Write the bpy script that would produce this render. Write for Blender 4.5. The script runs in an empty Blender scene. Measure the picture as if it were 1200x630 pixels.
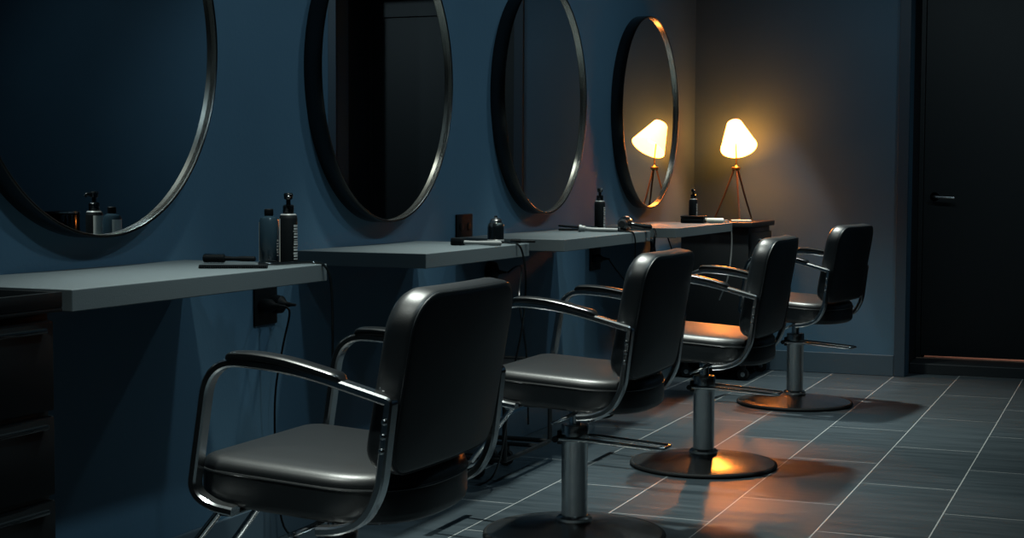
import bpy, bmesh, math, random
from mathutils import Vector, Matrix
random.seed(7)
S = bpy.context.scene
COL = S.collection
PI = math.pi

# ------------------------------------------------------------------ materials
def mat(name, color, rough=.5, metal=0., spec=.5, emit=None, estr=0., bump=None, coat=0.):
    m = bpy.data.materials.new(name); m.use_nodes = True
    nt = m.node_tree; b = nt.nodes['Principled BSDF']
    b.inputs['Base Color'].default_value = (*color, 1)
    b.inputs['Roughness'].default_value = rough
    b.inputs['Metallic'].default_value = metal
    b.inputs['Specular IOR Level'].default_value = spec
    b.inputs['Coat Weight'].default_value = coat
    if emit:
        b.inputs['Emission Color'].default_value = (*emit, 1)
        b.inputs['Emission Strength'].default_value = estr
    if bump:
        scale, strength, dist = bump
        tc = nt.nodes.new('ShaderNodeTexCoord'); n = nt.nodes.new('ShaderNodeTexNoise')
        n.inputs['Scale'].default_value = scale; n.inputs['Detail'].default_value = 4
        bp = nt.nodes.new('ShaderNodeBump'); bp.inputs['Strength'].default_value = strength
        bp.inputs['Distance'].default_value = dist
        nt.links.new(tc.outputs['Object'], n.inputs['Vector'])
        nt.links.new(n.outputs['Fac'], bp.inputs['Height'])
        nt.links.new(bp.outputs['Normal'], b.inputs['Normal'])
    return m

def wall_mat(name, c1, c2, rough):
    m = mat(name, c1, rough, spec=.3, bump=(90, .12, .004))
    nt = m.node_tree; b = nt.nodes['Principled BSDF']
    tc = nt.nodes.new('ShaderNodeTexCoord'); n = nt.nodes.new('ShaderNodeTexNoise')
    n.inputs['Scale'].default_value = 1.7; n.inputs['Detail'].default_value = 5
    r = nt.nodes.new('ShaderNodeValToRGB')
    r.color_ramp.elements[0].position = .35; r.color_ramp.elements[1].position = .7
    r.color_ramp.elements[0].color = (*c1, 1); r.color_ramp.elements[1].color = (*c2, 1)
    nt.links.new(tc.outputs['Object'], n.inputs['Vector'])
    nt.links.new(n.outputs['Fac'], r.inputs['Fac']); nt.links.new(r.outputs['Color'], b.inputs['Base Color'])
    return m

def tile_mat():
    m = mat('slate_tile', (.05, .06, .066), .42, spec=.5)
    nt = m.node_tree; N = nt.nodes; L = nt.links; b = N['Principled BSDF']
    def M(op, a, bb=None, c=None):
        n = N.new('ShaderNodeMath'); n.operation = op
        for i, v in enumerate((a, bb, c)):
            if v is None: continue
            if isinstance(v, (int, float)): n.inputs[i].default_value = v
            else: L.new(v, n.inputs[i])
        return n.outputs[0]
    tc = N.new('ShaderNodeTexCoord'); sx = N.new('ShaderNodeSeparateXYZ'); L.new(tc.outputs['Object'], sx.inputs[0])
    W, LN, G = .34, .8345, .0021
    u = M('DIVIDE', M('SUBTRACT', sx.outputs['X'], 1.809 - 34 * W), W)
    row = M('FLOOR', u); fu = M('SUBTRACT', u, row)
    odd = M('MODULO', row, 2.)
    off = M('MULTIPLY_ADD', odd, -.4185, 5.2125 + .0 - 20 * LN)     # odd rows start half a tile earlier
    v = M('DIVIDE', M('SUBTRACT', sx.outputs['Y'], off), LN)
    col = M('FLOOR', v); fv = M('SUBTRACT', v, col)
    du = M('MULTIPLY', M('SUBTRACT', .5, M('ABSOLUTE', M('SUBTRACT', fu, .5))), W)
    dv = M('MULTIPLY', M('SUBTRACT', .5, M('ABSOLUTE', M('SUBTRACT', fv, .5))), LN)
    d = M('MINIMUM', du, dv)
    mask = N.new('ShaderNodeMapRange'); mask.interpolation_type = 'SMOOTHSTEP'
    L.new(d, mask.inputs['Value']); mask.inputs['From Min'].default_value = G * .6
    mask.inputs['From Max'].default_value = G * 1.3
    tilef = mask.outputs['Result']
    # linear grain across each tile, tone per tile
    cb = N.new('ShaderNodeCombineXYZ')
    L.new(M('MULTIPLY_ADD', row, 3.7, M('MULTIPLY', sx.outputs['X'], 1.6)), cb.inputs[0])
    L.new(M('MULTIPLY_ADD', col, 5.3, M('MULTIPLY', sx.outputs['Y'], 16.)), cb.inputs[1])
    n = N.new('ShaderNodeTexNoise'); n.inputs['Scale'].default_value = 1.5; n.inputs['Detail'].default_value = 7
    n.inputs['Roughness'].default_value = .62
    L.new(cb.outputs[0], n.inputs['Vector'])
    wn = N.new('ShaderNodeTexWhiteNoise'); wn.noise_dimensions = '2D'
    c2 = N.new('ShaderNodeCombineXYZ'); L.new(row, c2.inputs[0]); L.new(col, c2.inputs[1])
    L.new(c2.outputs[0], wn.inputs['Vector'])
    tone = M('ADD', M('MULTIPLY', n.outputs['Fac'], .8), M('MULTIPLY', wn.outputs['Value'], .12))
    r = N.new('ShaderNodeValToRGB'); r.color_ramp.elements[0].position = .25; r.color_ramp.elements[1].position = .72
    r.color_ramp.elements[0].color = (.020, .030, .037, 1); r.color_ramp.elements[1].color = (.052, .070, .082, 1)
    L.new(tone, r.inputs['Fac'])
    mx = N.new('ShaderNodeMix'); mx.data_type = 'RGBA'
    L.new(tilef, mx.inputs['Factor']); mx.inputs['A'].default_value = (.34, .36, .36, 1)
    L.new(r.outputs['Color'], mx.inputs['B']); L.new(mx.outputs['Result'], b.inputs['Base Color'])
    L.new(M('ADD', M('MULTIPLY', n.outputs['Fac'], .22), .27), b.inputs['Roughness'])
    bp = N.new('ShaderNodeBump'); bp.inputs['Strength'].default_value = .25; bp.inputs['Distance'].default_value = .002
    L.new(M('ADD', tilef, M('MULTIPLY', n.outputs['Fac'], .25)), bp.inputs['Height']); L.new(bp.outputs['Normal'], b.inputs['Normal'])
    return m

BLUE = wall_mat('blue_wall_paint', (.052, .114, .172), (.060, .128, .190), .62)
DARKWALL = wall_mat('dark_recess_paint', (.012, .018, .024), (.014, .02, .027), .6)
CEILM = mat('ceiling_paint', (.05, .06, .07), .8)
TILE = tile_mat()
TRIM = mat('baseboard_paint', (.05, .08, .105), .4, bump=(60, .1, .002))
JAMB = mat('jamb_paint', (.024, .045, .066), .5, bump=(60, .1, .002))
DOORM = mat('black_door_paint', (.0035, .0065, .008), .5, bump=(40, .1, .002))
SHELF = mat('grey_laminate', (.078, .098, .106), .5, bump=(260, .25, .001))
VINYL = mat('black_vinyl', (.0032, .0055, .0072), .41, spec=.72, bump=(420, .22, .0008))
PAD = mat('black_urethane', (.0035, .005, .006), .3, spec=.6, bump=(300, .1, .0005))
CHROME = mat('chrome', (.56, .585, .6), .2, 1., bump=(30, .03, .001))
CHROMEB = mat('brushed_steel', (.46, .475, .48), .25, 1., bump=(60, .05, .001))
RIM = mat('satin_black_rim', (.055, .056, .055), .25, 1.)
LIP = mat('champagne_metal_lip', (.50, .475, .42), .26, 1.)
GLASS = mat('mirror_silver', (.80, .84, .86), .004, 1.)
BLACK = mat('black_plastic', (.0025, .004, .005), .55, spec=.1, bump=(200, .08, .0005))
GLOSS = mat('gloss_black_plastic', (.003, .0045, .0055), .14, spec=.6)
MATT = mat('matt_black_metal', (.004, .006, .0075), .5, spec=.35)
RUBBER = mat('black_rubber', (.005, .0065, .0075), .7, spec=.3)
PALE = mat('pale_print', (.26, .28, .28), .5)
CREAM = mat('cream_plastic', (.62, .58, .5), .45)
GREYP = mat('grey_plastic', (.19, .2, .2), .35)
WHITE = mat('white_plastic', (.82, .82, .78), .5)
ORANGE = mat('orange_lamplit_streak', (.75, .16, .04), .45)  # lamplight on a reflected chair top, put into the colour
BRASS = mat('brass', (.72, .45, .16), .3, 1.)
LEGM = mat('dark_walnut', (.07, .045, .028), .4, bump=(60, .2, .001))
CLEAR = mat('blue_translucent_plastic', (.012, .027, .039), .25)
WOODSTRIP = mat('brass_threshold', (.40, .28, .22), .4, .6)

def shade_mat():
    m = bpy.data.materials.new('lit_fabric_shade'); m.use_nodes = True
    nt = m.node_tree; nt.nodes.clear()
    o = nt.nodes.new('ShaderNodeOutputMaterial')
    e = nt.nodes.new('ShaderNodeEmission'); e.inputs['Color'].default_value = (1, .265, .034, 1)
    w = nt.nodes.new('ShaderNodeTexNoise'); w.inputs['Scale'].default_value = 120
    tc = nt.nodes.new('ShaderNodeTexCoord'); nt.links.new(tc.outputs['Object'], w.inputs['Vector'])
    mr = nt.nodes.new('ShaderNodeMapRange'); mr.inputs['To Min'].default_value = 20; mr.inputs['To Max'].default_value = 25
    nt.links.new(w.outputs['Fac'], mr.inputs['Value']); nt.links.new(mr.outputs['Result'], e.inputs['Strength'])
    t = nt.nodes.new('ShaderNodeBsdfDiffuse'); t.inputs['Color'].default_value = (.75, .65, .5, 1)
    a = nt.nodes.new('ShaderNodeAddShader')
    nt.links.new(e.outputs[0], a.inputs[0]); nt.links.new(t.outputs[0], a.inputs[1]); nt.links.new(a.outputs[0], o.inputs[0])
    return m
SHADE = shade_mat()

# ------------------------------------------------------------------ mesh helpers
def link(name, bm, m, parent=None, smooth=True, loc=None):
    me = bpy.data.meshes.new(name)
    bmesh.ops.recalc_face_normals(bm, faces=bm.faces)
    bm.to_mesh(me); bm.free()
    for p in me.polygons: p.use_smooth = smooth
    me.materials.append(m)
    o = bpy.data.objects.new(name, me); COL.objects.link(o)
    if smooth:
        try: me.set_sharp_from_angle(angle=math.radians(38))
        except Exception: pass
    if parent: o.parent = parent
    if loc: o.location = loc
    return o

def tag(o, label, cat, group=None, kind=None):
    o['label'] = label; o['category'] = cat
    if group: o['group'] = group
    if kind: o['kind'] = kind
    return o

def thing(name, label, cat, loc=(0, 0, 0), rz=0., group=None):
    o = bpy.data.objects.new(name, None); o.empty_display_size = .1
    COL.objects.link(o); o.location = loc; o.rotation_euler = (0, 0, rz)
    return tag(o, label, cat, group)

def struct(name, bm, m, smooth=False):
    o = link(name, bm, m, smooth=smooth); o['kind'] = 'structure'; return o

def box(bm, lo, hi, bev=0., seg=2, mtx=None):
    r = bmesh.ops.create_cube(bm, size=1.)
    vs = r['verts']
    for v in vs:
        v.co = Vector([(lo[i] + hi[i]) / 2 + v.co[i] * (hi[i] - lo[i]) for i in range(3)])
    geo = vs
    if bev > 0:
        es = list({e for v in vs for e in v.link_edges})
        rb = bmesh.ops.bevel(bm, geom=es, offset=bev, segments=seg, profile=.5, affect='EDGES')
        geo = list({v for f in rb['faces'] for v in f.verts} | {v for v in vs if v.is_valid})
    if mtx: bmesh.ops.transform(bm, matrix=mtx, verts=geo)
    return geo

def B(lo, hi, bev=0., seg=2, mtx=None):
    bm = bmesh.new(); box(bm, lo, hi, bev, seg, mtx); return bm

def loft(bm, rings, closed=True, cap=True):
    """rings: list of lists of points, all the same length"""
    V = [[bm.verts.new(p) for p in r] for r in rings]
    n = len(V[0])
    for a, b in zip(V, V[1:]):
        for i in range(n if closed else n - 1):
            j = (i + 1) % n
            bm.faces.new((a[i], a[j], b[j], b[i]))
    if cap:
        bm.faces.new(list(reversed(V[0]))); bm.faces.new(V[-1])
    return V

def lathe(bm, prof, n=40, loc=(0, 0, 0), mtx=None, cap=True):
    rings = []
    for r, z in prof:
        r = max(r, 1e-4)
        ring = [Vector((r * math.cos(2 * PI * i / n), r * math.sin(2 * PI * i / n), z)) for i in range(n)]
        if mtx: ring = [mtx @ p for p in ring]
        rings.append([p + Vector(loc) for p in ring])
    loft(bm, rings, cap=cap)
    return bm

def L(prof, n=40, loc=(0, 0, 0), mtx=None, cap=True):
    return lathe(bmesh.new(), prof, n, loc, mtx, cap)

def smooth_path(pts, n=8):
    """Catmull-Rom through the points"""
    P = [Vector(p) for p in pts]; out = []
    for i in range(len(P) - 1):
        p0 = P[max(i - 1, 0)]; p1 = P[i]; p2 = P[i + 1]; p3 = P[min(i + 2, len(P) - 1)]
        for k in range(n):
            t = k / n
            out.append(.5 * ((2 * p1) + (p2 - p0) * t + (2 * p0 - 5 * p1 + 4 * p2 - p3) * t * t + (3 * p1 - p0 - 3 * p2 + p3) * t ** 3))
    out.append(P[-1]); return out

def fillet(pts, r, n=6):
    """polyline with rounded corners"""
    P = [Vector(p) for p in pts]; out = [P[0]]
    for i in range(1, len(P) - 1):
        a = (P[i - 1] - P[i]); b = (P[i + 1] - P[i])
        rr = r[i] if isinstance(r, (list, tuple)) else r
        k = min(rr, a.length * .49, b.length * .49)
        A = P[i] + a.normalized() * k; Bp = P[i] + b.normalized() * k
        for j in range(n + 1):
            t = j / n; out.append((1 - t) ** 2 * A + 2 * t * (1 - t) * P[i] + t * t * Bp)
    out.append(P[-1]); return out

def tube(bm, path, r, n=10, closed=False):
    P = [Vector(p) for p in path]; rings = []
    up = Vector((0, 0, 1)); prev = None
    m = len(P)
    for i, p in enumerate(P):
        if closed: t = (P[(i + 1) % m] - P[i - 1])
        else: t = P[min(i + 1, m - 1)] - P[max(i - 1, 0)]
        t.normalize()
        if prev is None:
            a = t.cross(up)
            if a.length < 1e-3: a = t.cross(Vector((1, 0, 0)))
        else: a = prev - t * prev.dot(t)
        a.normalize(); prev = a.copy(); b = t.cross(a)
        rr = r[i] if isinstance(r, (list, tuple)) else r
        rings.append([p + a * rr * math.cos(2 * PI * k / n) + b * rr * math.sin(2 * PI * k / n) for k in range(n)])
    if closed: rings.append(rings[0])
    if closed:
        V = [[bm.verts.new(q) for q in rg] for rg in rings[:-1]]
        for i in range(len(V)):
            A, C = V[i], V[(i + 1) % len(V)]
            for k in range(n): bm.faces.new((A[k], A[(k + 1) % n], C[(k + 1) % n], C[k]))
    else: loft(bm, rings)
    return bm

def T(path, r, n=10, closed=False): return tube(bmesh.new(), path, r, n, closed)

def strap(bm, path, w, t, y0, cham=.004):
    """flat bar swept along a path lying in an x-z plane; w across (y), t in the plane"""
    P = [Vector(p) for p in path]; rings = []
    for i, p in enumerate(P):
        d = P[min(i + 1, len(P) - 1)] - P[max(i - 1, 0)]; d.normalize()
        nrm = Vector((-d.z, 0, d.x)); c = cham
        sec = [(-w / 2 + c, -t / 2), (w / 2 - c, -t / 2), (w / 2, -t / 2 + c), (w / 2, t / 2 - c),
               (w / 2 - c, t / 2), (-w / 2 + c, t / 2), (-w / 2, t / 2 - c), (-w / 2, -t / 2 + c)]
        rings.append([p + Vector((0, y0 + a, 0)) + nrm * b for a, b in sec])
    loft(bm, rings); return bm

def copy_tree(o, parent=None):
    c = o.copy(); COL.objects.link(c)
    if parent: c.parent = parent
    for ch in list(o.children): copy_tree(ch, c)
    return c

# ------------------------------------------------------------------ the room
BY = 8.80          # back wall face
FY = -1.6         # front wall, behind the camera
WX = -.04         # left wall
RX = 5.9          # right wall
CH = 2.8          # ceiling height
OX0, OX1, OH = 1.19, 2.42, 2.35    # opening in the back wall
DY = 9.25         # door face
struct('floor', B((-.19, FY - .15, -.1), (RX + .15, 11.2, 0)), TILE)
struct('ceiling', B((-.19, FY - .15, CH), (RX + .15, 11.2, CH + .1)), CEILM)
struct('wall_left', B((-.19, FY - .15, 0), (WX, BY, CH)), BLUE)
struct('wall_right', B((RX, FY - .15, 0), (RX + .15, BY + .15, CH)), BLUE)
struct('wall_front', B((WX, FY - .15, 0), (RX, FY, CH)), BLUE)
bm = bmesh.new()
box(bm, (-.19, BY, 0), (OX0, BY + .15, CH)); box(bm, (OX1, BY, 0), (RX, BY + .15, CH)); box(bm, (OX0, BY, OH), (OX1, BY + .15, CH))
struct('wall_back', bm, BLUE)
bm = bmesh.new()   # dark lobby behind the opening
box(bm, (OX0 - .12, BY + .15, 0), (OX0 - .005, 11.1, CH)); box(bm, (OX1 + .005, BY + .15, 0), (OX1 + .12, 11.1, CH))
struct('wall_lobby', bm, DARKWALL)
struct('wall_hall', B((OX0 - .12, 11.1, 0), (OX1 + .12, 11.2, CH)), mat('hall_paint', (.4, .3, .26), .7))
# baseboards
bm = B((WX, FY, 0), (WX + .014, BY, .118), .003); struct('baseboard_left', bm, TRIM)
bm = B((WX + .014, BY - .014, 0), (OX0 - .062, BY, .118), .003); struct('baseboard_back', bm, TRIM)
bm = bmesh.new()
box(bm, (OX0 - .06, BY - .02, 0), (OX0, BY + .0, OH + .06), .003); box(bm, (OX1, BY - .02, 0), (OX1 + .06, BY, OH + .06), .003)
box(bm, (OX0, BY - .02, OH), (OX1, BY, OH + .06), .003)
struct('trim_1', bm, JAMB)
# the door at the end of the lobby
dr = bpy.data.objects.new('door_1', None); COL.objects.link(dr); dr['kind'] = 'structure'; dr.location = (OX0, DY, 0)
link('door_leaf', B((.025, 0, .076), (1.205, .045, 2.158), .003), DOORM, dr, False)
bm = bmesh.new()
box(bm, (-.004, -.01, .06), (.024, .06, 2.17), .003); box(bm, (1.206, -.01, .06), (1.234, .06, 2.17), .003); box(bm, (-.004, -.01, 2.16), (1.234, .06, CH - .001), .003); box(bm, (.0, .046, .06), (.04, .075, 2.17)); box(bm, (1.19, .046, .06), (1.234, .075, 2.17)); box(bm, (.0, .046, 2.138), (1.23, .075, 2.18))
link('door_frame', bm, DOORM, dr, False)
h = link('lever_handle', L([(.004, -.012), (.026, -.012), (.028, -.004), (.026, 0)], 28, (.088, 0, 1.005), Matrix.Rotation(-PI / 2, 4, 'X') @ Matrix.Scale(-1, 4, (0, 0, 1))), CHROMEB, dr)
bm = T(fillet([(.088, -.008, 1.005), (.088, -.05, 1.005), (.205, -.052, 1.000)], .015), .009, 12)
link('lever', bm, CHROMEB, h)

struct('trim_2', B((OX0, BY + .17, 0), (OX1, DY + .5, .060), .004), mat('dark_step_tile', (.016, .021, .024), .45, bump=(40, .1, .002)))
struct('trim_3', B((OX0, DY - .012, .0605), (OX1, DY + .35, .0635), .001), WOODSTRIP)
# ------------------------------------------------------------------ mirrors
MY = [3.157, 4.730, 6.222, 7.744]
ML = ['large round mirror nearest the camera, reflecting two bottles with pale labels',
      'second round mirror, its glass blue at left and black at right',
      'third round mirror, reflecting a dark opening and a pale blue wall',
      'far round mirror in which the glowing lamp is reflected']
MR, MZ = .497, 1.445
def rim_bm():
    bm = bmesh.new(); n = 128
    prof = [(MR, .0), (MR, .058), (MR - .002, .062), (MR - .0055, .062), (MR - .0072, .060), (MR - .0072, .0)]
    V = [[bm.verts.new((x, r * math.cos(2 * PI * i / n), r * math.sin(2 * PI * i / n))) for r, x in prof] for i in range(n)]
    for i in range(n):
        a, b = V[i], V[(i + 1) % n]
        for k in range(len(prof)):
            j = (k + 1) % len(prof)
            bm.faces.new((a[k], a[j], b[j], b[k]))
    return bm
t0 = None
for i, (y, lb) in enumerate(zip(MY, ML)):
    if t0 is None:
        t = t0 = thing('round_mirror', lb, 'mirror', (WX, y, MZ), 0, 'round wall mirrors')
        link('mirror_rim', rim_bm(), RIM, t)
        bm = bmesh.new(); n = 128
        V = [[bm.verts.new((x, r * math.cos(2 * PI * k / n), r * math.sin(2 * PI * k / n))) for r, x in ((MR - .0072, .0602), (MR - .0085, .0595), (MR - .0085, .004), (MR - .0072, .004))] for k in range(n)]
        for k in range(n):
            for q in range(4): bm.faces.new((V[k][q], V[(k + 1) % n][q], V[(k + 1) % n][(q + 1) % 4], V[k][(q + 1) % 4]))
        link('rim_lip', bm, LIP, t)
        bm = bmesh.new()
        loft(bm, [[Vector((x, (MR - .0086) * math.cos(2 * PI * k / 128), (MR - .0086) * math.sin(2 * PI * k / 128))) for k in range(128)] for x in (.041, .046)])
        link('mirror_glass', bm, GLASS, t, False)
    else:
        t = copy_tree(t0); t.location = (WX, y, MZ); t['label'] = lb

# ------------------------------------------------------------------ shelves
SH, ST, SX = .873, .045, .404
SY = [(2.527, 3.577), (4.185, 5.033), (5.390, 6.480), (6.884, 7.949)]
SL = ['grey floating shelf nearest the camera, under the first round mirror',
      'grey floating shelf under the second mirror, with a black shaker on its far end',
      'grey floating shelf under the third mirror, with a hair dryer on its far end',
      'grey floating shelf under the far mirror, beside the lamp']
for (a, b), lb in zip(SY, SL):
    o = link('wall_shelf', B((WX, a, SH - ST), (SX, b, SH), .002), SHELF, smooth=False)
    tag(o, lb, 'shelf', 'grey shelves under the mirrors')

# ------------------------------------------------------------------ salon chairs
def outline(inset=0.):
    """seat plan, front at -x, rear a broad arc"""
    hw, xf, xs, xr = .243, -.205, .07, .262
    pts = []
    r = .06
    for k in range(9):      # front near corner
        a = PI + (PI / 2) * k / 8
        pts.append((xf + r + r * math.cos(a), -hw + r + r * math.sin(a)))
    for k in range(1, 5): pts.append((xf + r + (xs - xf - r) * k / 5, -hw))
    for k in range(33):     # rear super-ellipse
        a = -PI / 2 + PI * k / 32
        c, s = math.cos(a), math.sin(a); e = 2 / 2.45
        pts.append((xs + (xr - xs) * abs(c) ** e, hw * math.copysign(abs(s) ** e, s)))
    for k in range(1, 5): pts.append((xs - (xs - xf - r) * k / 5, hw))
    for k in range(9):
        a = PI / 2 + (PI / 2) * k / 8
        pts.append((xf + r + r * math.cos(a), hw - r + r * math.sin(a)))
    if inset == 0: return [Vector((x, y, 0)) for x, y in pts]
    cx = .02; out = []
    n = len(pts)
    for i in range(n):
        p, q = Vector(pts[i - 1]), Vector(pts[(i + 1) % n])
        d = (q - p); d.normalize(); nr = Vector((-d.y, d.x))
        v = Vector(pts[i]) + nr * inset
        out.append(Vector((v.x, v.y, 0)))
    return out
def seat_z(x): return .533 - .058 * (x + .165)
def scale_ring(ring, s, z): return [Vector(((p.x - .02) * s + .02, p.y * s, z)) for p in ring]
def seat_bm():
    rings = []
    o0 = outline(0)
    for ins, z in ((.03, -.098), (.012, -.096), (.003, -.088), (0, -.075), (0, -.030), (.001, -.018), (.004, -.009), (.010, -.003), (.018, .001), (.03, .0035)):
        rings.append([Vector((p.x, p.y, z + seat_z(p.x))) for p in outline(ins)])
    base = outline(.03)
    for s, z in ((.85, .008), (.6, .012), (.3, .014), (.05, .0145)):
        rings.append([Vector(((p.x - .02) * s + .02, p.y * s, z + seat_z((p.x - .02) * s + .02))) for p in base])
    bm = bmesh.new(); loft(bm, rings); return bm
def piping_bm():
    return T([Vector((p.x, p.y, seat_z(p.x) - .026)) for p in outline(-.0005)], .0028, 6, True)

BACKH0, BACKH1 = .530, .892
def back_x(z): return .205 + (z - .56) * .175          # front face of the backrest
def back_outline(ins):
    pts = []; hw = .252 - ins; z0 = BACKH0 + ins; z1 = BACKH1 - ins
    def cor(cy, cz, r, a0):
        for k in range(9):
            a = a0 + (PI / 2) * k / 8; pts.append((cy + r * math.cos(a), cz + r * math.sin(a)))
    rt = max(.085 - ins, .01); rb = max(.06 - ins, .01)
    cor(hw - rt, z1 - rt, rt, 0)
    for k in range(1, 8):
        y = (hw - rt) * (1 - 2 * k / 8); pts.append((y, z1))
    cor(-hw + rt, z1 - rt, rt, PI / 2)
    for k in range(1, 5): pts.append((-hw, z1 - rt - (z1 - rt - z0 - rb) * k / 5))
    cor(-hw + rb, z0 + rb, rb, PI)
    for k in range(1, 8): pts.append(((-hw + rb) + 2 * (hw - rb) * k / 8, z0))
    cor(hw - rb, z0 + rb, rb, 1.5 * PI)
    for k in range(1, 5): pts.append((hw, z0 + rb + (z1 - rt - z0 - rb) * k / 5))
    return pts
TH = .066
def back_bm():
    bm = bmesh.new(); rings = []
    def P(y, z, d):
        wrap = -.018 * (y / .25) ** 2
        taper = 1 - .10 * max(0, (.70 - z) / .2) * 0
        return Vector((back_x(z) + d + wrap, y * taper, z - d * .175))
    for ins, d in ((.045, -.008), (.022, -.004), (.010, .003), (.003, .012), (0, .024), (0, TH - .014), (.002, TH - .006), (.007, TH - .001), (.013, TH), (.03, TH + .001)):
        rings.append([P(y, z, d) for y, z in back_outline(ins)])
    zc = (BACKH0 + BACKH1) / 2
    def inner(s, ins, d): return [P(y * s, zc + (z - zc) * s, d) for y, z in back_outline(ins)]
    pre = [inner(s, .045, -.008 - dd) for s, dd in ((.04, .008), (.35, .007), (.7, .004))]
    post = [inner(s, .03, TH + .001 + dd) for s, dd in ((.75, .002), (.4, .003), (.04, .003))]
    loft(bm, pre + rings + post); return bm
def back_welt_bm():
    pts = []
    for y, z in back_outline(.004):
        d = TH - .004; pts.append(Vector((back_x(z) + d - .018 * (y / .25) ** 2, y, z - d * .175)))
    return T(pts, .0025, 6, True)

ARM_PATH = fillet([(-.085, 0, .436), (-.135, 0, .442), (-.182, 0, .468), (-.140, 0, .738), (.05, 0, .730), (.262, 0, .676), (.240, 0, .50), (.205, 0, .440), (.150, 0, .418), (.105, 0, .414)],
                  [0, .03, .045, .075, .16, .006, .10, .05, .04, 0], 10)
def pad_bm(y0):
    top = smooth_path([(-.098, 0, .742), (-.04, 0, .744), (.03, 0, .7375), (.10, 0, .7235), (.160, 0, .7085)], 6)
    rings = []; m = len(top)
    for i, p in enumerate(top):
        e = min(i, m - 1 - i) / (m - 1); s = min(1., (e / .09)) if e < .09 else 1.
        w = .024 * (.55 + .45 * math.sin(s * PI / 2)); h = .018 * (.45 + .55 * math.sin(s * PI / 2))
        d = top[min(i + 1, m - 1)] - top[max(i - 1, 0)]; d.normalize(); nr = Vector((-d.z, 0, d.x))
        ring = []
        for k in range(16):
            a = 2 * PI * k / 16; c, sn = math.cos(a), math.sin(a); ex = .6
            ring.append(p + Vector((0, y0 + w * math.copysign(abs(c) ** ex, c), 0)) + nr * (h * .5 + h * .5 * math.copysign(abs(sn) ** ex, sn) - .004))
        rings.append(ring)
    bm = bmesh.new(); loft(bm, rings); return bm

def make_chair(lb):
    t = thing('salon_chair', lb, 'chair', (0, 0, 0), 0, 'black salon chairs')
    # pedestal
    link('base', L([(.05, .0), (.268, .0), (.276, .004), (.278, .010), (.274, .016), (.262, .019), (.20, .027), (.12, .038), (.07, .046), (.052, .050), (.04, .05)], 96), CHROMEB, t)
    bm = bmesh.new(); tube(bm, [(.274 * math.cos(2 * PI * k / 96), .274 * math.sin(2 * PI * k / 96), .009) for k in range(96)], .0085, 10, True)
    link('base_ring', bm, RUBBER, t)
    link('column', L([(.051, .047), (.055, .052), (.055, .060), (.048, .066), (.0405, .068), (.0405, .285), (.0425, .288), (.0425, .345), (.040, .349), (.02, .350)], 48), CHROMEB, t)
    link('piston', L([(.018, .34), (.018, .405), (.026, .405), (.026, .42)], 32), CHROME, t)
    ped = link('pump_pedal', T(fillet([(-.045, -.045, .306), (.05, -.046, .308), (.265, -.040, .296), (.295, -.034, .296), (.295, .034, .296), (.265, .040, .296), (.05, .046, .308), (-.045, .045, .306)], [0, .02, .05, .012, .012, .05, .02, 0], 5), .0062, 10), CHROME, t)
    bm = bmesh.new(); tube(bm, [(-.045, -.056, .306), (-.045, .056, .306)], .010, 14)
    box(bm, (-.052, -.02, .285), (-.038, .02, .328), .003)
    link('pedal_hinge', bm, MATT, ped)
    # seat
    bm = bmesh.new(); box(bm, (-.13, -.12, .409), (.15, .12, .436), .006); link('seat_plate', bm, MATT, t)
    seat = link('seat', seat_bm(), VINYL, t); link('piping', piping_bm(), VINYL, seat)
    bk = link('backrest', back_bm(), VINYL, t); link('piping', back_welt_bm(), VINYL, bk)
    # armrests
    for s in (-1, 1):
        y0 = s * .270
        bm = bmesh.new(); strap(bm, ARM_PATH, .033, .018, y0)
        a = link('arm_frame', bm, CHROME, t)
        for x0, x1, z0 in ((.11, .14, .409), (-.12, -.09, .424)):      # tabs joining the strap to the seat plate
            link('bracket', B((x0, min(s * .10, s * .275), z0), (x1, max(s * .10, s * .275), z0 + .007), .002), CHROME, a)
        link('armrest_pad', pad_bm(y0), PAD, a)
        for z, x in ((.638, .2565), (.610, .2535), (.582, .2505)):
            q = Matrix.Rotation(s * PI / 2, 4, 'X') @ Matrix.Scale(1, 4)
            bm = L([(.0002, .0), (.0062, .0), (.0062, .003), (.0045, .0055), (.0002, .006)], 14, (x - .001, y0 + s * .0163, z), Matrix.Rotation(-s * PI / 2, 4, 'X'))
            link('bolt', bm, CHROME, a)
    # leg rest: two bars sloping forward from under the seat to a cross bar
    for sy in (-1, 1):
        fr = link('leg_rest_bar', T(fillet([(-.09, sy * .095, .424), (-.20, sy * .095, .428), (-.405, sy * .115, .175)], .03), .0085, 10), CHROME, t)
    link('cross_bar', T([(-.402, -.15, .175), (-.402, .15, .175)], .0125, 14), CHROME, t)
    # recline lever below the seat
    lv = link('lever', T(fillet([(.07, -.10, .418), (.075, -.215, .412), (.03, -.235, .392), (-.005, -.205, .378), (.03, -.18, .392), (.06, -.14, .415)], .02), .0045, 8), CHROME, t)
    return t

CL = ['black salon chair nearest the camera, in front of the first mirror',
      'second black salon chair from the camera, chrome pump column and round base fully showing',
      'third black salon chair, its seat glowing orange from the lamp',
      'farthest black salon chair, turned slightly toward the lamp, by the back wall']
CP = [(.815, 2.88, 0), (.795, 4.430, 0), (.853, 5.735, 0), (.836, 7.512, math.radians(-9))]
proto = make_chair(CL[0])
for i, (x, y, a) in enumerate(CP):
    o = proto if i == 0 else copy_tree(proto)
    o.location = (x, y, 0); o.rotation_euler.z = a; o['label'] = CL[i]
    for ch in o.children:
        if ch.name.startswith('lever') and i == 0: pass

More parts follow.
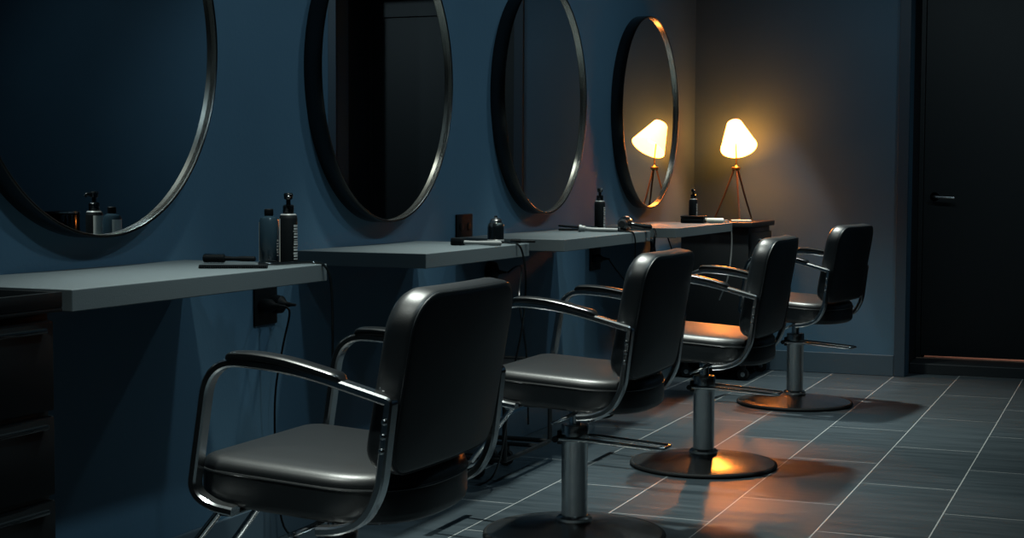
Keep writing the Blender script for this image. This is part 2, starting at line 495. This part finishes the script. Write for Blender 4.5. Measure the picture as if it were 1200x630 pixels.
# ------------------------------------------------------------------ black trolley of drawers, left foreground
t = thing('drawer_trolley', 'black drawer trolley at the left edge beside the nearest shelf', 'trolley', (.30, 2.12, 0))
link('body', B((-.19, -.27, .09), (.18, .24, .845), .006), BLACK, t)
bm = bmesh.new(); box(bm, (-.2, -.28, .845), (.205, .25, .853), .002)
for lo, hi in (((-.2, -.28, .853), (-.19, .25, .883)), ((.195, -.28, .853), (.205, .25, .883)), ((-.19, -.28, .853), (.195, -.27, .883)), ((-.19, .24, .853), (.195, .25, .883))):
    box(bm, lo, hi, .002)
link('tray', bm, BLACK, t)
for z0, z1 in ((.66, .83), (.50, .65), (.34, .49), (.12, .33)):
    d = link('drawer', B((.18, -.26, z0), (.20, .23, z1), .004), BLACK, t)
    link('drawer_handle', B((.20, -.25, z1 - .022), (.212, .20, z1 - .012), .003), GLOSS, d)
for sx, sy in ((-.15, -.22), (.15, -.22), (-.15, .2), (.15, .2)):
    bm = L([(.01, -.012), (.03, -.012), (.034, -.006), (.034, .006), (.03, .012), (.01, .012)], 24, (sx, sy, .034), Matrix.Rotation(PI / 2, 4, 'X'))
    box(bm, (sx - .012, sy - .018, .05), (sx + .012, sy + .018, .092), .003)
    link('caster', bm, RUBBER, t)
# clips lying in the tray
for k, (x, y, a) in enumerate(((.39, 2.24, .5), (.43, 2.30, 1.1), (.36, 2.33, .2))):
    bm = bmesh.new()
    box(bm, (-.035, -.006, 0), (.035, .006, .004), .0015); box(bm, (-.035, -.005, .006), (.02, .005, .010), .0015, 2, Matrix.Rotation(.12, 4, 'Y'))
    o = link('hair_clip', bm, CHROME); o.location = (x, y, .8532); o.rotation_euler.z = a
    tag(o, ['chrome hair clip lying nearest the camera in the black trolley tray', 'chrome hair clip against the outer rim of the trolley tray', 'chrome hair clip at the shelf end of the trolley tray'][k], 'hair clip', 'clips in the trolley tray')

# ------------------------------------------------------------------ pump bottles
def label_bm(r, z0, z1, a0, a1):
    """rows of short printed strokes curved round a bottle, reading up its side"""
    bm = bmesh.new(); rnd = random.Random(3); z = z0
    while z < z1:
        h = rnd.choice((.002, .003, .004, .005)); b0 = a0 + rnd.uniform(0, .12); b1 = a1 - rnd.uniform(0, .25)
        n = 5; rr = r + .0006
        A = [bm.verts.new((rr * math.cos(b0 + (b1 - b0) * k / n), rr * math.sin(b0 + (b1 - b0) * k / n), z)) for k in range(n + 1)]
        C = [bm.verts.new((rr * math.cos(b0 + (b1 - b0) * k / n), rr * math.sin(b0 + (b1 - b0) * k / n), z + h)) for k in range(n + 1)]
        for k in range(n): bm.faces.new((A[k], A[k + 1], C[k + 1], C[k]))
        z += h + rnd.choice((.002, .003, .004))
    return bm
def pump_bottle(lb, loc, rz, s=1., back=False):
    t = thing('pump_bottle', lb, 'bottle', loc, rz, 'black pump bottles on the shelves'); t.scale = (s, s, s)
    link('bottle_body', L([(.0225, 0), (.0235, .003), (.0235, .118), (.022, .126), (.017, .131), (.012, .133), (.012, .137)], 40), BLACK, t)
    link('collar', L([(.0135, .133), (.0145, .135), (.0145, .152), (.012, .155), (.008, .156)], 32), GLOSS, t)
    bm = L([(.006, .154), (.006, .168), (.011, .170), (.0125, .182), (.010, .186), (.003, .1865)], 24)
    tube(bm, fillet([(0, 0, .176), (.006, -.019, .178), (.0075, -.025, .172)], .006), [.0055] * 8 + [.004] * 1, 10)
    link('pump_head', bm, GLOSS, t)
    link('label_print', label_bm(.0235, .012, .106, -.75, .35), PALE, t, False)
    if back:
        bm = bmesh.new(); n = 16; a0, a1 = math.radians(105), math.radians(225)
        P = [[Vector((.0242 * math.cos(a0 + (a1 - a0) * k / n), .0242 * math.sin(a0 + (a1 - a0) * k / n), z)) for k in range(n + 1)] for z in (.006, .119)]
        loft(bm, P, closed=False, cap=False); link('back_label', bm, WHITE, t)
    link('shoulder_band', L([(.0205, .1275), (.0215, .1285), (.0185, .1315), (.0175, .131)], 40), GREYP, t)
    return t
pump_bottle('tall black pump bottle with pale print on the nearest shelf', (.315, 3.53, SH), .25, 1., True)
pump_bottle('black pump bottle on the third shelf, left of the hair dryer', (.197, 6.40, SH), .2, 1.0)
pump_bottle('black pump bottle on the far shelf, left of the lamp', (.208, 7.885, SH), .2, .95)

# translucent spray bottle behind the nearest pump bottle
t = thing('spray_bottle', 'blue translucent bottle with white scribble print, left of the tall black pump bottle', 'bottle', (.256, 3.53, SH))
link('bottle_body', L([(.024, 0), (.026, .003), (.026, .110), (.022, .120), (.010, .126), (.010, .130)], 36), CLEAR, t)
link('cap', L([(.0105, .125), (.012, .127), (.012, .142), (.010, .144), (.001, .144)], 24), BLACK, t)
link('label_print', label_bm(.026, .02, .062, -.2, .6), PALE, t, False)
bm = bmesh.new(); loft(bm, [[Vector((.0266 * math.cos(1.75 + 2.3 * k / 16), .0266 * math.sin(1.75 + 2.3 * k / 16), z)) for k in range(17)] for z in (.006, .109)], closed=False, cap=False)
link('back_label', bm, WHITE, t)

# ------------------------------------------------------------------ styling tools
def flat_iron(lb, loc, rz, body, cordm=None):
    """two long jaws hinged at the tail"""
    t = thing('flat_iron', lb, 'hair straightener', loc, rz, 'flat irons on the shelves')
    for s in (0, 1):
        bm = bmesh.new(); rings = []
        for x, w, h in ((-.135, .012, .006), (-.130, .015, .010), (-.05, .015, .011), (.0, .013, .010), (.09, .012, .010), (.13, .009, .008), (.135, .006, .006)):
            zc = .008 + s * (.013 + max(0, -x) * .06)
            rings.append([Vector((x, w * math.copysign(abs(math.cos(a)) ** .6, math.cos(a)), zc + h * .55 * math.copysign(abs(math.sin(a)) ** .6, math.sin(a)))) for a in [2 * PI * k / 16 for k in range(16)]])
        loft(bm, rings); link('jaw', bm, body, t)
    link('hinge', L([(.004, -.014), (.008, -.012), (.008, .012), (.004, .014)], 16, (.128, 0, .015), Matrix.Rotation(PI / 2, 4, 'X')), CHROME, t)
    link('heating_plate', B((-.128, -.012, .0125), (-.05, .012, .0165), .001), CHROMEB, t)
    return t
def comb(lb, loc, rz, m, sc=1.):
    t = thing('hair_comb', lb, 'comb', loc, rz, 'combs on the shelves'); t.scale = (sc, sc, sc)
    bm = B((-.085, .006, 0), (.085, .020, .009), .002)
    for k in range(32): box(bm, (-.083 + k * .0053, -.014, .002), (-.0805 + k * .0053, .007, .006))
    link('comb_body', bm, m, t, False); return t
comb('long black comb lying at the front of the nearest shelf end', (.300, 3.285, SH), math.radians(27), BLACK)
t = thing('cleaning_brush', 'brush with a black block head and pale metal handle on the second shelf', 'brush', (.25, 4.768, SH), math.radians(4))
link('brush_head', B((-.022, -.022, .0), (.022, .022, .026), .005), BLACK, t)
link('handle', L([(.004, .02), (.0075, .022), (.0065, .07), (.0085, .12), (.0085, .150), (.004, .154)], 18, (0, 0, .0095), Matrix.Rotation(PI / 2, 4, 'Y')), GREYP, t)

def brush(lb, loc, rz, sc=1.):
    t = thing('brush_shape', lb, 'hair brush', loc, rz, 'hair brushes on the shelves'); t.scale = (sc, sc, sc)
    link('handle', L([(.004, -.115), (.009, -.112), (.010, -.07), (.007, -.03), (.009, .0)], 20, (0, 0, .019), Matrix.Rotation(PI / 2, 4, 'Y')), BLACK, t)
    bm = L([(.006, .0), (.014, .004), (.014, .082), (.006, .086)], 24, (0, 0, .019), Matrix.Rotation(PI / 2, 4, 'Y'))
    link('barrel', bm, BLACK, t)
    bm = bmesh.new()
    for i in range(11):
        for k in range(12):
            a = 2 * PI * (k + .5 * (i % 2)) / 12; x = .008 + i * .007
            tube(bm, [(x, .012 * math.cos(a), .019 + .012 * math.sin(a)), (x, .019 * math.cos(a), .019 + .0188 * math.sin(a))], .0008, 4)
    link('bristles', bm, GLOSS, t)
    return t
brush('black round brush lying behind the long comb on the nearest shelf', (.165, 3.462, SH), math.radians(193), .72)
brush('black round brush at the far end of the second shelf', (.388, 4.995, SH), math.radians(186), .45)

# barber clipper of dark metal near the bottle
def clipper(lb, loc, rz, m=GLOSS):
    t = thing('hair_clipper', lb, 'hair clipper', loc, rz, 'hair clippers on the shelves')
    t.scale = (.55, .55, .55)
    bm = bmesh.new(); rings = []
    for x, w, h in ((-.075, .010, .012), (-.07, .016, .019), (-.03, .020, .024), (.02, .018, .022), (.05, .021, .022), (.064, .022, .016), (.066, .020, .012)):
        rings.append([Vector((x, w * math.copysign(abs(math.cos(a)) ** .7, math.cos(a)), h / 2 + .0005 + h / 2 * math.copysign(abs(math.sin(a)) ** .7, math.sin(a)))) for a in [2 * PI * k / 20 for k in range(20)]])
    loft(bm, rings); link('body', bm, m, t)
    bm = B((.062, -.021, .004), (.082, .021, .008), .001)
    for k in range(9): box(bm, (.082, -.02 + k * .0047, .004), (.089, -.0177 + k * .0047, .0065))
    link('blade', bm, CHROME, t)
    link('switch', B((-.01, -.004, .0225), (.012, .004, .027), .0015), CHROME, t)
    return t
CLIP1 = clipper('dark clipper with a chrome blade at the foot of the tall black pump bottle', (.292, 3.462, SH), math.radians(97))

# shaker on shelf two
SHAKE = t = thing('shaker_bottle', 'squat black shaker with a shiny metal top on the second shelf', 'bottle', (.296, 4.985, SH))
link('body', L([(.026, 0), (.029, .003), (.029, .055), (.027, .066), (.020, .074)], 36), GLOSS, t)
link('metal_cap', L([(.0215, .071), (.0215, .080), (.016, .086), (.007, .089), (.006, .096), (.002, .097)], 32), CHROME, t)
link('foot_band', L([(.0292, .004), (.0300, .005), (.0300, .012), (.0292, .013)], 36), GREYP, t)

# hair dryers, shelf three
def dryer(lb, loc, rot, m=GLOSS, s=1.):
    t = thing('hair_dryer', lb, 'hair dryer', loc, 0, 'hair dryers on the third shelf'); t.rotation_euler = rot; t.scale = (s, s, s)
    X = Matrix.Rotation(PI / 2, 4, 'Y')
    link('barrel', L([(.012, -.078), (.030, -.076), (.037, -.060), (.040, -.02), (.038, .03), (.030, .07), (.027, .085), (.020, .086)], 36, (0, 0, .041), X), m, t)
    link('air_grille', L([(.004, -.082), (.026, -.0815), (.030, -.076), (.030, -.070)], 32, (0, 0, .041), X), CHROMEB, t)
    link('nozzle', L([(.028, .078), (.027, .09), (.018, .125), (.016, .125)], 28, (0, 0, .041), X @ Matrix.Scale(1.0, 4)), MATT, t)
    link('handle', T(smooth_path([(.005, .02, .036), (.0, .06, .030), (-.012, .11, .024), (-.020, .145, .022)], 5), [.019, .0185, .018, .018, .018, .0175, .017, .017, .017, .017, .0165, .016, .016, .0155, .013, .008], 16), m, t)
    link('ring_trim', L([(.0395, -.018), (.0412, -.016), (.0412, -.006), (.0395, -.004)], 36, (0, 0, .041), X), CHROME, t)
    return t
DRY = dryer('glossy black hair dryer at the far end of the third shelf', (.318, 6.385, SH + .001), (0, 0, math.radians(-80)), s=.80)
flat_iron('small black flat iron behind the pale curling wand on the third shelf', (.125, 6.315, SH), math.radians(24), BLACK).scale = (.62, .8, .8)
WAND = o = link('curling_wand', T(smooth_path([(.165, 6.215, SH + .0165), (.185, 6.225, SH + .0145), (.225, 6.235, SH + .0105), (.275, 6.25, SH + .0095), (.325, 6.262, SH + .0085)], 8), [.016] * 6 + [.013] * 4 + [.009] * 23, 12), GREYP)
tag(o, 'pale grey curling wand lying along the third shelf', 'curling wand')

# far shelf: black case, cream roll, grey comb, chrome clip
CASE = t = thing('tool_case', 'small black case at the foot of the pump bottle on the far shelf', 'case', (.245, 7.765, SH), math.radians(4))
link('case_body', B((-.06, -.05, 0), (.06, .05, .028), .006), BLACK, t); link('case_lid', B((-.061, -.051, .029), (.061, .051, .038), .004), BLACK, t)
link('latch', B((.055, -.012, .016), (.0635, .012, .040), .002), CHROME, t)
o = link('towel_roll', L([(.004, -.045), (.012, -.044), (.0135, -.04), (.0135, .04), (.012, .044), (.004, .045)], 20, (0, 0, .0138), Matrix.Rotation(PI / 2, 4, 'Y')), CREAM)
o.location = (.350, 7.80, SH); o.rotation_euler.z = .05; tag(o, 'small cream roll between the black case and the lamp on the far shelf', 'towel')
comb('grey comb lying at the end of the far shelf nearest the lamp', (.352, 7.915, SH), .1, GREYP, .5)

# ------------------------------------------------------------------ outlets, plugs and cords
def outlet(lb, y0, y1, z0, z1):
    t = thing('wall_outlet', lb, 'outlet', (WX, (y0 + y1) / 2 * 1.0168, 1.1 + ((z0 + z1) / 2 - 1.1) * 1.0168), 0, 'black wall outlets')
    w, hh = (y1 - y0) / 2, (z1 - z0) / 2
    link('cover_plate', B((0, -w, -hh), (.008, w, hh), .003), BLACK, t)
    for k in (-1, 1):
        bm = L([(.001, 0), (.017, 0), (.017, .003), (.015, .0045), (.001, .0045)], 24, (.008, k * w * .48, 0), Matrix.Rotation(PI / 2, 4, 'Y'))
        s = link('socket', bm, BLACK, t)
    return t
outlet('black outlet plate on the wall between the second and third mirrors', 5.295, 5.445, .868, .964)
outlet('black outlet plate holding two plugs, just past the end of the nearest shelf', 3.862, 3.990, .665, .785)
outlet('black outlet plate under the third shelf near its far end', 6.825, 6.975, .668, .782)
def plug(lb, y, z, s=1.):
    t = thing('power_plug', lb, 'plug', (WX + .0125, y * 1.0168, 1.1 + (z - 1.1) * 1.0168), 0, 'plugs in the wall outlets')
    link('plug_body', L([(.006, 0), (.020 * s, .0), (.022 * s, .008), (.020 * s, .030), (.010, .044), (.006, .060)], 24, (0, 0, 0), Matrix.Rotation(PI / 2, 4, 'Y')), BLACK, t)
    link('strain_relief', L([(.0045, .056), (.0055, .060), (.004, .078)], 14, (0, 0, 0), Matrix.Rotation(PI / 2, 4, 'Y')), RUBBER, t)
    return t
PLUG1 = plug('black plug in the near socket of the outlet past the nearest shelf', 3.895, .725)
plug('black plug in the far socket of the outlet past the nearest shelf', 3.957, .725, 1.3)
def cord(parent, pts, r=.0035, m=GLOSS, n=7):
    o = link('cord', T(smooth_path(pts, n), r, 8), m)
    bpy.context.view_layer.update()
    o.parent = parent; o.matrix_parent_inverse = parent.matrix_world.inverted(); return o
cord(CLIP1, [(.292, 3.418, SH + .006), (.33, 3.45, SH + .0045), (.375, 3.545, SH + .005), (.412, 3.55, SH - .004), (.425, 3.56, SH - .05), (.424, 3.57, .70), (.405, 3.60, .50), (.36, 3.66, .22), (.33, 3.72, .05), (.26, 3.80, .004), (.14, 3.86, .004)], .0036)
cord(PLUG1, [(.045, 3.960, .7187), (.065, 3.962, .70), (.04, 3.965, .60), (.01, 3.97, .45), (.0, 3.99, .25), (.02, 4.0, .05), (.10, 4.02, .004)], .0034, BLACK)
cord(SHAKE, [(.315, 4.958, SH + .006), (.37, 4.93, SH + .005), (.408, 4.91, SH + .002), (.424, 4.92, SH - .03), (.43, 4.935, .75), (.41, 4.96, .60), (.36, 4.99, .40), (.30, 5.02, .10), (.22, 5.03, .004), (.05, 5.03, .004)], .0036)
PLUG3 = plug('round black plug on the wall in the gap after the second shelf', 5.62, .73, 2.0); PLUG3.location.x = WX
cord(PLUG3, [(.33, 5.22, .20), (.33, 5.20, .45), (.30, 5.20, .66), (.245, 5.36, .76), (.12, 5.62, .755), (.045, 5.714, .7237)], .0036)
cord(WAND, [(.32, 6.262, SH + .0085), (.365, 6.24, SH + .005), (.395, 6.22, SH + .004), (.410, 6.222, SH - .005), (.417, 6.225, SH - .06), (.40, 6.24, .70), (.30, 6.35, .40), (.18, 6.50, .12), (.10, 6.55, .004)], .0034, BLACK)
cord(DRY, [(.437, 6.42, SH + .012), (.44, 6.44, SH - .01), (.432, 6.45, SH - .03), (.43, 6.445, .80), (.415, 6.46, .775), (.412, 6.475, .80), (.415, 6.46, .835), (.432, 6.45, .80), (.43, 6.46, .74), (.40, 6.56, .60), (.30, 6.60, .30), (.2, 6.64, .05), (.12, 6.68, .004)], .0055, GLOSS)
cord(CASE, [(.312, 7.79, SH + .02), (.375, 7.85, SH + .012), (.375, 7.975, SH + .006), (.385, 8.00, SH - .04), (.385, 8.01, .72), (.37, 8.0, .58), (.33, 7.98, .46)], .0042, GREYP)
PLUG4 = plug('black plug in the near socket of the outlet under the third shelf', 6.865, .725)
cord(PLUG4, [(.045, 6.980, .7187), (.09, 6.98, .66), (.10, 7.2, .56), (.12, 7.42, .50), (.16, 7.48, .44), (.20, 7.56, .42), (.22, 7.64, .48), (.20, 7.68, .60), (.15, 7.69, .74), (.12, 7.69, .820)], .0034, BLACK)

# ------------------------------------------------------------------ low tubular trolley by the wall between stations two and three
t = thing('tubular_trolley', 'low black tubular trolley by the wall, behind the second chair', 'trolley', (.19, 5.35, 0))
x0, x1, y0, y1 = -.135, .100, -.26, .20
bm = bmesh.new()
for x in (x0, x1):
    for y in (y0, y1): tube(bm, [(x, y, .085), (x, y, .40)], .009, 10)
for z in (.085, .40):
    tube(bm, fillet([(x0, y0, z), (x1, y0, z), (x1, y1, z), (x0, y1, z), (x0, y0 + .001, z)], .01), .009, 10)
for y in (y0 + .06, y1 - .12): tube(bm, [(x0, y, .085), (x1, y, .085)], .008, 8)
link('frame', bm, MATT, t)
link('tray', B((x0, y0, .385), (x1, y1, .398), .003), MATT, t)
for x in (-.10, -.035):
    for y in (y0 + .06, y1 - .12):
        bm = L([(.008, -.010), (.029, -.010), (.032, -.005), (.032, .005), (.029, .010), (.008, .010)], 24, (x, y, .032), Matrix.Rotation(PI / 2, 4, 'X'))
        box(bm, (x - .011, y - .014, .047), (x + .011, y + .014, .082), .003)
        link('caster', bm, RUBBER, t)

# ------------------------------------------------------------------ black lamp stand trolley with the tripod lamp
t = thing('side_trolley', 'black trolley in the back corner, under the tripod lamp', 'trolley', (.235, 8.50, 0))
link('body', B((-.19, -.27, .10), (.19, .24, .838), .006), MATT, t)
bm = B((-.215, -.30, .840), (.215, .26, .868), .005); link('top', bm, MATT, t)
for z0, z1 in ((.62, .81), (.40, .60), (.14, .38)):
    d = link('drawer', B((.19, -.26, z0), (.203, .23, z1), .003), MATT, t)
    link('drawer_handle', T(fillet([(.203, -.10, z1 - .04), (.222, -.10, z1 - .04), (.222, .08, z1 - .04), (.203, .08, z1 - .04)], .008), .004, 8), CHROMEB, d)
for x in (-.16, .16):
    for y in (-.23, .2):
        bm = L([(.008, -.011), (.030, -.011), (.034, -.005), (.034, .005), (.030, .011), (.008, .011)], 24, (x, y, .034), Matrix.Rotation(PI / 2, 4, 'X'))
        box(bm, (x - .012, y - .016, .05), (x + .012, y + .016, .102), .003)
        c = link('caster', bm, RUBBER, t)
        link('hub_cap', L([(.001, -.0125), (.013, -.012), (.013, .012), (.001, .0125)], 20, (x, y, .034), Matrix.Rotation(PI / 2, 4, 'X')), CHROMEB, c)
o = link('phone', B((-.055, -.032, 0), (.055, .032, .012), .004), CREAM); o.location = (.365, 8.30, .868); o.rotation_euler.z = .3
o.name = 'notepad'; tag(o, 'small pale pad lying on the black trolley in front of the lamp', 'notepad')

LX, LY, LZ = .2486, 8.645, .868
lamp = thing('tripod_lamp', 'lit tripod table lamp with a tilted white shade in the back corner', 'lamp', (LX, LY, LZ))
AP = .292
for a in (math.radians(-65), math.radians(55), math.radians(200)):
    fx, fy = .122 * math.cos(a), .122 * math.sin(a)
    lg = link('leg', T([(fx, fy, .004), (fx * .55, fy * .55, AP * .47), (.012 * math.cos(a), .012 * math.sin(a), AP)], [.0045, .0055, .006], 10), LEGM, lamp)
    link('foot', L([(.0045, 0), (.0055, .001), (.0055, .007), (.004, .009)], 12, (fx, fy, 0)), BRASS, lg)
bm = bmesh.new()
for a in (math.radians(-65), math.radians(55), math.radians(200)):
    lathe(bm, [(.001, -.009), (.010, -.007), (.012, 0), (.010, .007), (.001, .009)], 18, (.017 * math.cos(a), .017 * math.sin(a), AP + .003))
lathe(bm, [(.001, -.010), (.014, -.008), (.014, .008), (.008, .012), (.005, .02)], 20, (0, 0, AP + .002))
link('knuckle', bm, BRASS, lamp)
ax = Vector((-.36, .62, 1.)).normalized()
sc = Vector((.0, -.005, .484))                  # centre of the shade
link('stem', T([(0, 0, AP), (0, 0, AP + .07), tuple(sc + ax * .045)], .004, 10), BRASS, lamp)
mtx = ax.to_track_quat('Z', 'Y').to_matrix().to_4x4()
R0, R1, HH = .103, .043, .170
bm = L([(R0, -HH / 2), (R0 * .995 + R1 * .005, -HH / 2 + .002), (R1, HH / 2 - .004), (R1 - .004, HH / 2), (.012, HH / 2), (.012, HH / 2 - .002), (R1 - .004, HH / 2 - .002), (R0 - .003, -HH / 2)], 64, sc, mtx, cap=False)
shade = link('lamp_shade', bm, SHADE, lamp)
bm = L([(.006, .036), (.012, .040), (.012, .055), (.006, .058)], 20, sc, mtx)
bm2 = link('bulb_socket', bm, BRASS, lamp)
BULBM = bpy.data.materials.new('glowing_bulb'); BULBM.use_nodes = True
_b = BULBM.node_tree.nodes['Principled BSDF']; _b.inputs['Base Color'].default_value = (.8, .7, .5, 1)
_b.inputs['Emission Color'].default_value = (1, .265, .034, 1); _b.inputs['Emission Strength'].default_value = 430
_bm = bmesh.new(); bmesh.ops.create_uvsphere(_bm, u_segments=20, v_segments=12, radius=.036)
bmesh.ops.translate(_bm, verts=_bm.verts, vec=sc - ax * .012)
link('bulb', _bm, BULBM, lamp)
bm = bmesh.new()
for k in range(3):
    a = 2 * PI * k / 3; tube(bm, [mtx @ Vector((.012 * math.cos(a), .012 * math.sin(a), .048)) + sc, mtx @ Vector(((R0 * .36 + R1 * .64 - .004) * math.cos(a), (R0 * .36 + R1 * .64 - .004) * math.sin(a), .022)) + sc], .0009, 6)
link('shade_spider', bm, BRASS, lamp)

# ------------------------------------------------------------------ cabinet across the room, seen only in the first mirror
CX, CY = 2.60, 6.62
t = thing('side_cabinet', 'low black cabinet across the room, reflected in the nearest mirror', 'cabinet', (CX, CY, 0))
link('carcass', B((-.22, -.45, .06), (.22, .45, .77), .005), DOORM, t); link('top', B((-.24, -.47, .77), (.24, .47, .80), .004), BLACK, t)
link('plinth', B((-.20, -.43, 0), (.20, .43, .06)), BLACK, t)
for s in (-1, 1):
    d = link('door', B((-.238, min(s * .005, s * .44), .08), (-.221, max(s * .005, s * .44), .75), .003), BLACK, t)
    link('handle', T([(-.252, s * .04, .45), (-.252, s * .04, .60)], .005, 8), CHROMEB, d)
o = link('brush_shape', T(smooth_path([(CX - .14, CY - .07, .815), (CX - .14, CY - .14, .827), (CX - .15, CY - .25, .822), (CX - .15, CY - .34, .818)], 6), [.008, .010, .012, .013, .013, .013, .014, .014, .014, .014, .014, .014, .014, .014, .014, .014, .014, .013, .008], 12), ORANGE)  # added shape, its orange paints a lamplit streak in the mirror
o.name = 'brush_shape'; tag(o, 'orange handle shape standing in for a lamplit streak seen in the mirror', 'hair brush')
t = thing('glass_jar', 'dark jar with a shiny rim left of the orange streak shape in the mirror', 'jar', (CX + .05, CY - .28, .80))
link('jar_body', L([(.085, 0), (.09, .004), (.09, .11), (.088, .115)], 36), GLOSS, t); link('jar_rim', L([(.088, .114), (.091, .116), (.091, .124), (.086, .126), (.001, .126)], 36), CHROME, t)

# ------------------------------------------------------------------ lights
def spot(name, loc, power, size, blend, radius, color, target=None):
    l = bpy.data.lights.new(name, 'SPOT'); l.energy = power; l.spot_size = math.radians(size); l.spot_blend = blend
    l.shadow_soft_size = radius; l.color = color
    o = bpy.data.objects.new(name, l); COL.objects.link(o); o.location = loc
    if target is not None:
        o.rotation_euler = (Vector(target) - Vector(loc)).to_track_quat('-Z', 'Y').to_euler()
    return o
COOL = (.86, .97, 1.0)
for y in (1.6, 3.11, 4.66, 6.13, 7.63):
    spot('downlight_and_fill', (.62, y, CH - .06), 360, 66, 1., .06, (.92, 1., .92), (.95, y, 0))
for y, p in ((2.3, 40), (3.9, 40), (5.4, 40), (6.9, 40), (8.0, 10)):  # last one is an added cool fill for the back wall
    spot('downlight_and_fill', (1.85, y, CH - .06), p, 100, 1., .06, (.66, .90, 1.), (.1, y, 1.0))
def point(name, loc, power, r, color):
    l = bpy.data.lights.new(name, 'POINT'); l.energy = power; l.shadow_soft_size = r; l.color = color
    o = bpy.data.objects.new(name, l); COL.objects.link(o); o.location = loc; return o
point('hall_light', (1.8, 10.3, 1.9), 45.0, .08, (1, .62, .5))

spot('downlight_and_fill', (.44, 8.38, CH - .06), 80, 34, .12, .03, (.9, .97, 1.), (.44, 8.38, 0))
for x, y, p in ((1.25, 7.1, 14), (2.9, 6.9, 40), (4.3, 6.4, 20)):  # added fill spots, brightening the back wall and its mirror reflections
    spot('downlight_and_fill', (x, y, CH - .06), p, 85, 1., .06, (.66, .90, 1.), (x * .92, BY, 1.35))
w = bpy.data.worlds.new('world'); S.world = w; w.use_nodes = True
w.node_tree.nodes['Background'].inputs[0].default_value = (.01, .02, .03, 1); w.node_tree.nodes['Background'].inputs[1].default_value = .0

# ------------------------------------------------------------------ camera
F, TH_, PIT, ROLL, CXX, CZ = 1807.1, .385897, .058650, .0047645, 2.3835, 1.1
r = Vector((math.cos(TH_), math.sin(TH_), 0)); d = Vector((-math.sin(TH_), math.cos(TH_), 0)); u = Vector((0, 0, 1))
d2 = d * math.cos(PIT) - u * math.sin(PIT); u2 = u * math.cos(PIT) + d * math.sin(PIT)
r2 = r * math.cos(ROLL) + u2 * math.sin(ROLL); u3 = u2 * math.cos(ROLL) - r * math.sin(ROLL)
cam = bpy.data.cameras.new('camera'); co = bpy.data.objects.new('camera', cam); COL.objects.link(co)
m = Matrix((r2, u3, -d2)).transposed().to_4x4(); m.translation = Vector((CXX, 0, CZ))
co.matrix_world = m
cam.sensor_width = 36; cam.lens = F / 1200 * 36; cam.clip_start = .05
S.camera = co
vs = S.view_settings; vs.view_transform = 'Standard'; vs.look = 'None'; vs.gamma = 1; vs.exposure = 0; vs.use_curve_mapping = False
S.cycles.caustics_reflective = False; S.cycles.caustics_refractive = False
S.cycles.sample_clamp_indirect = 4
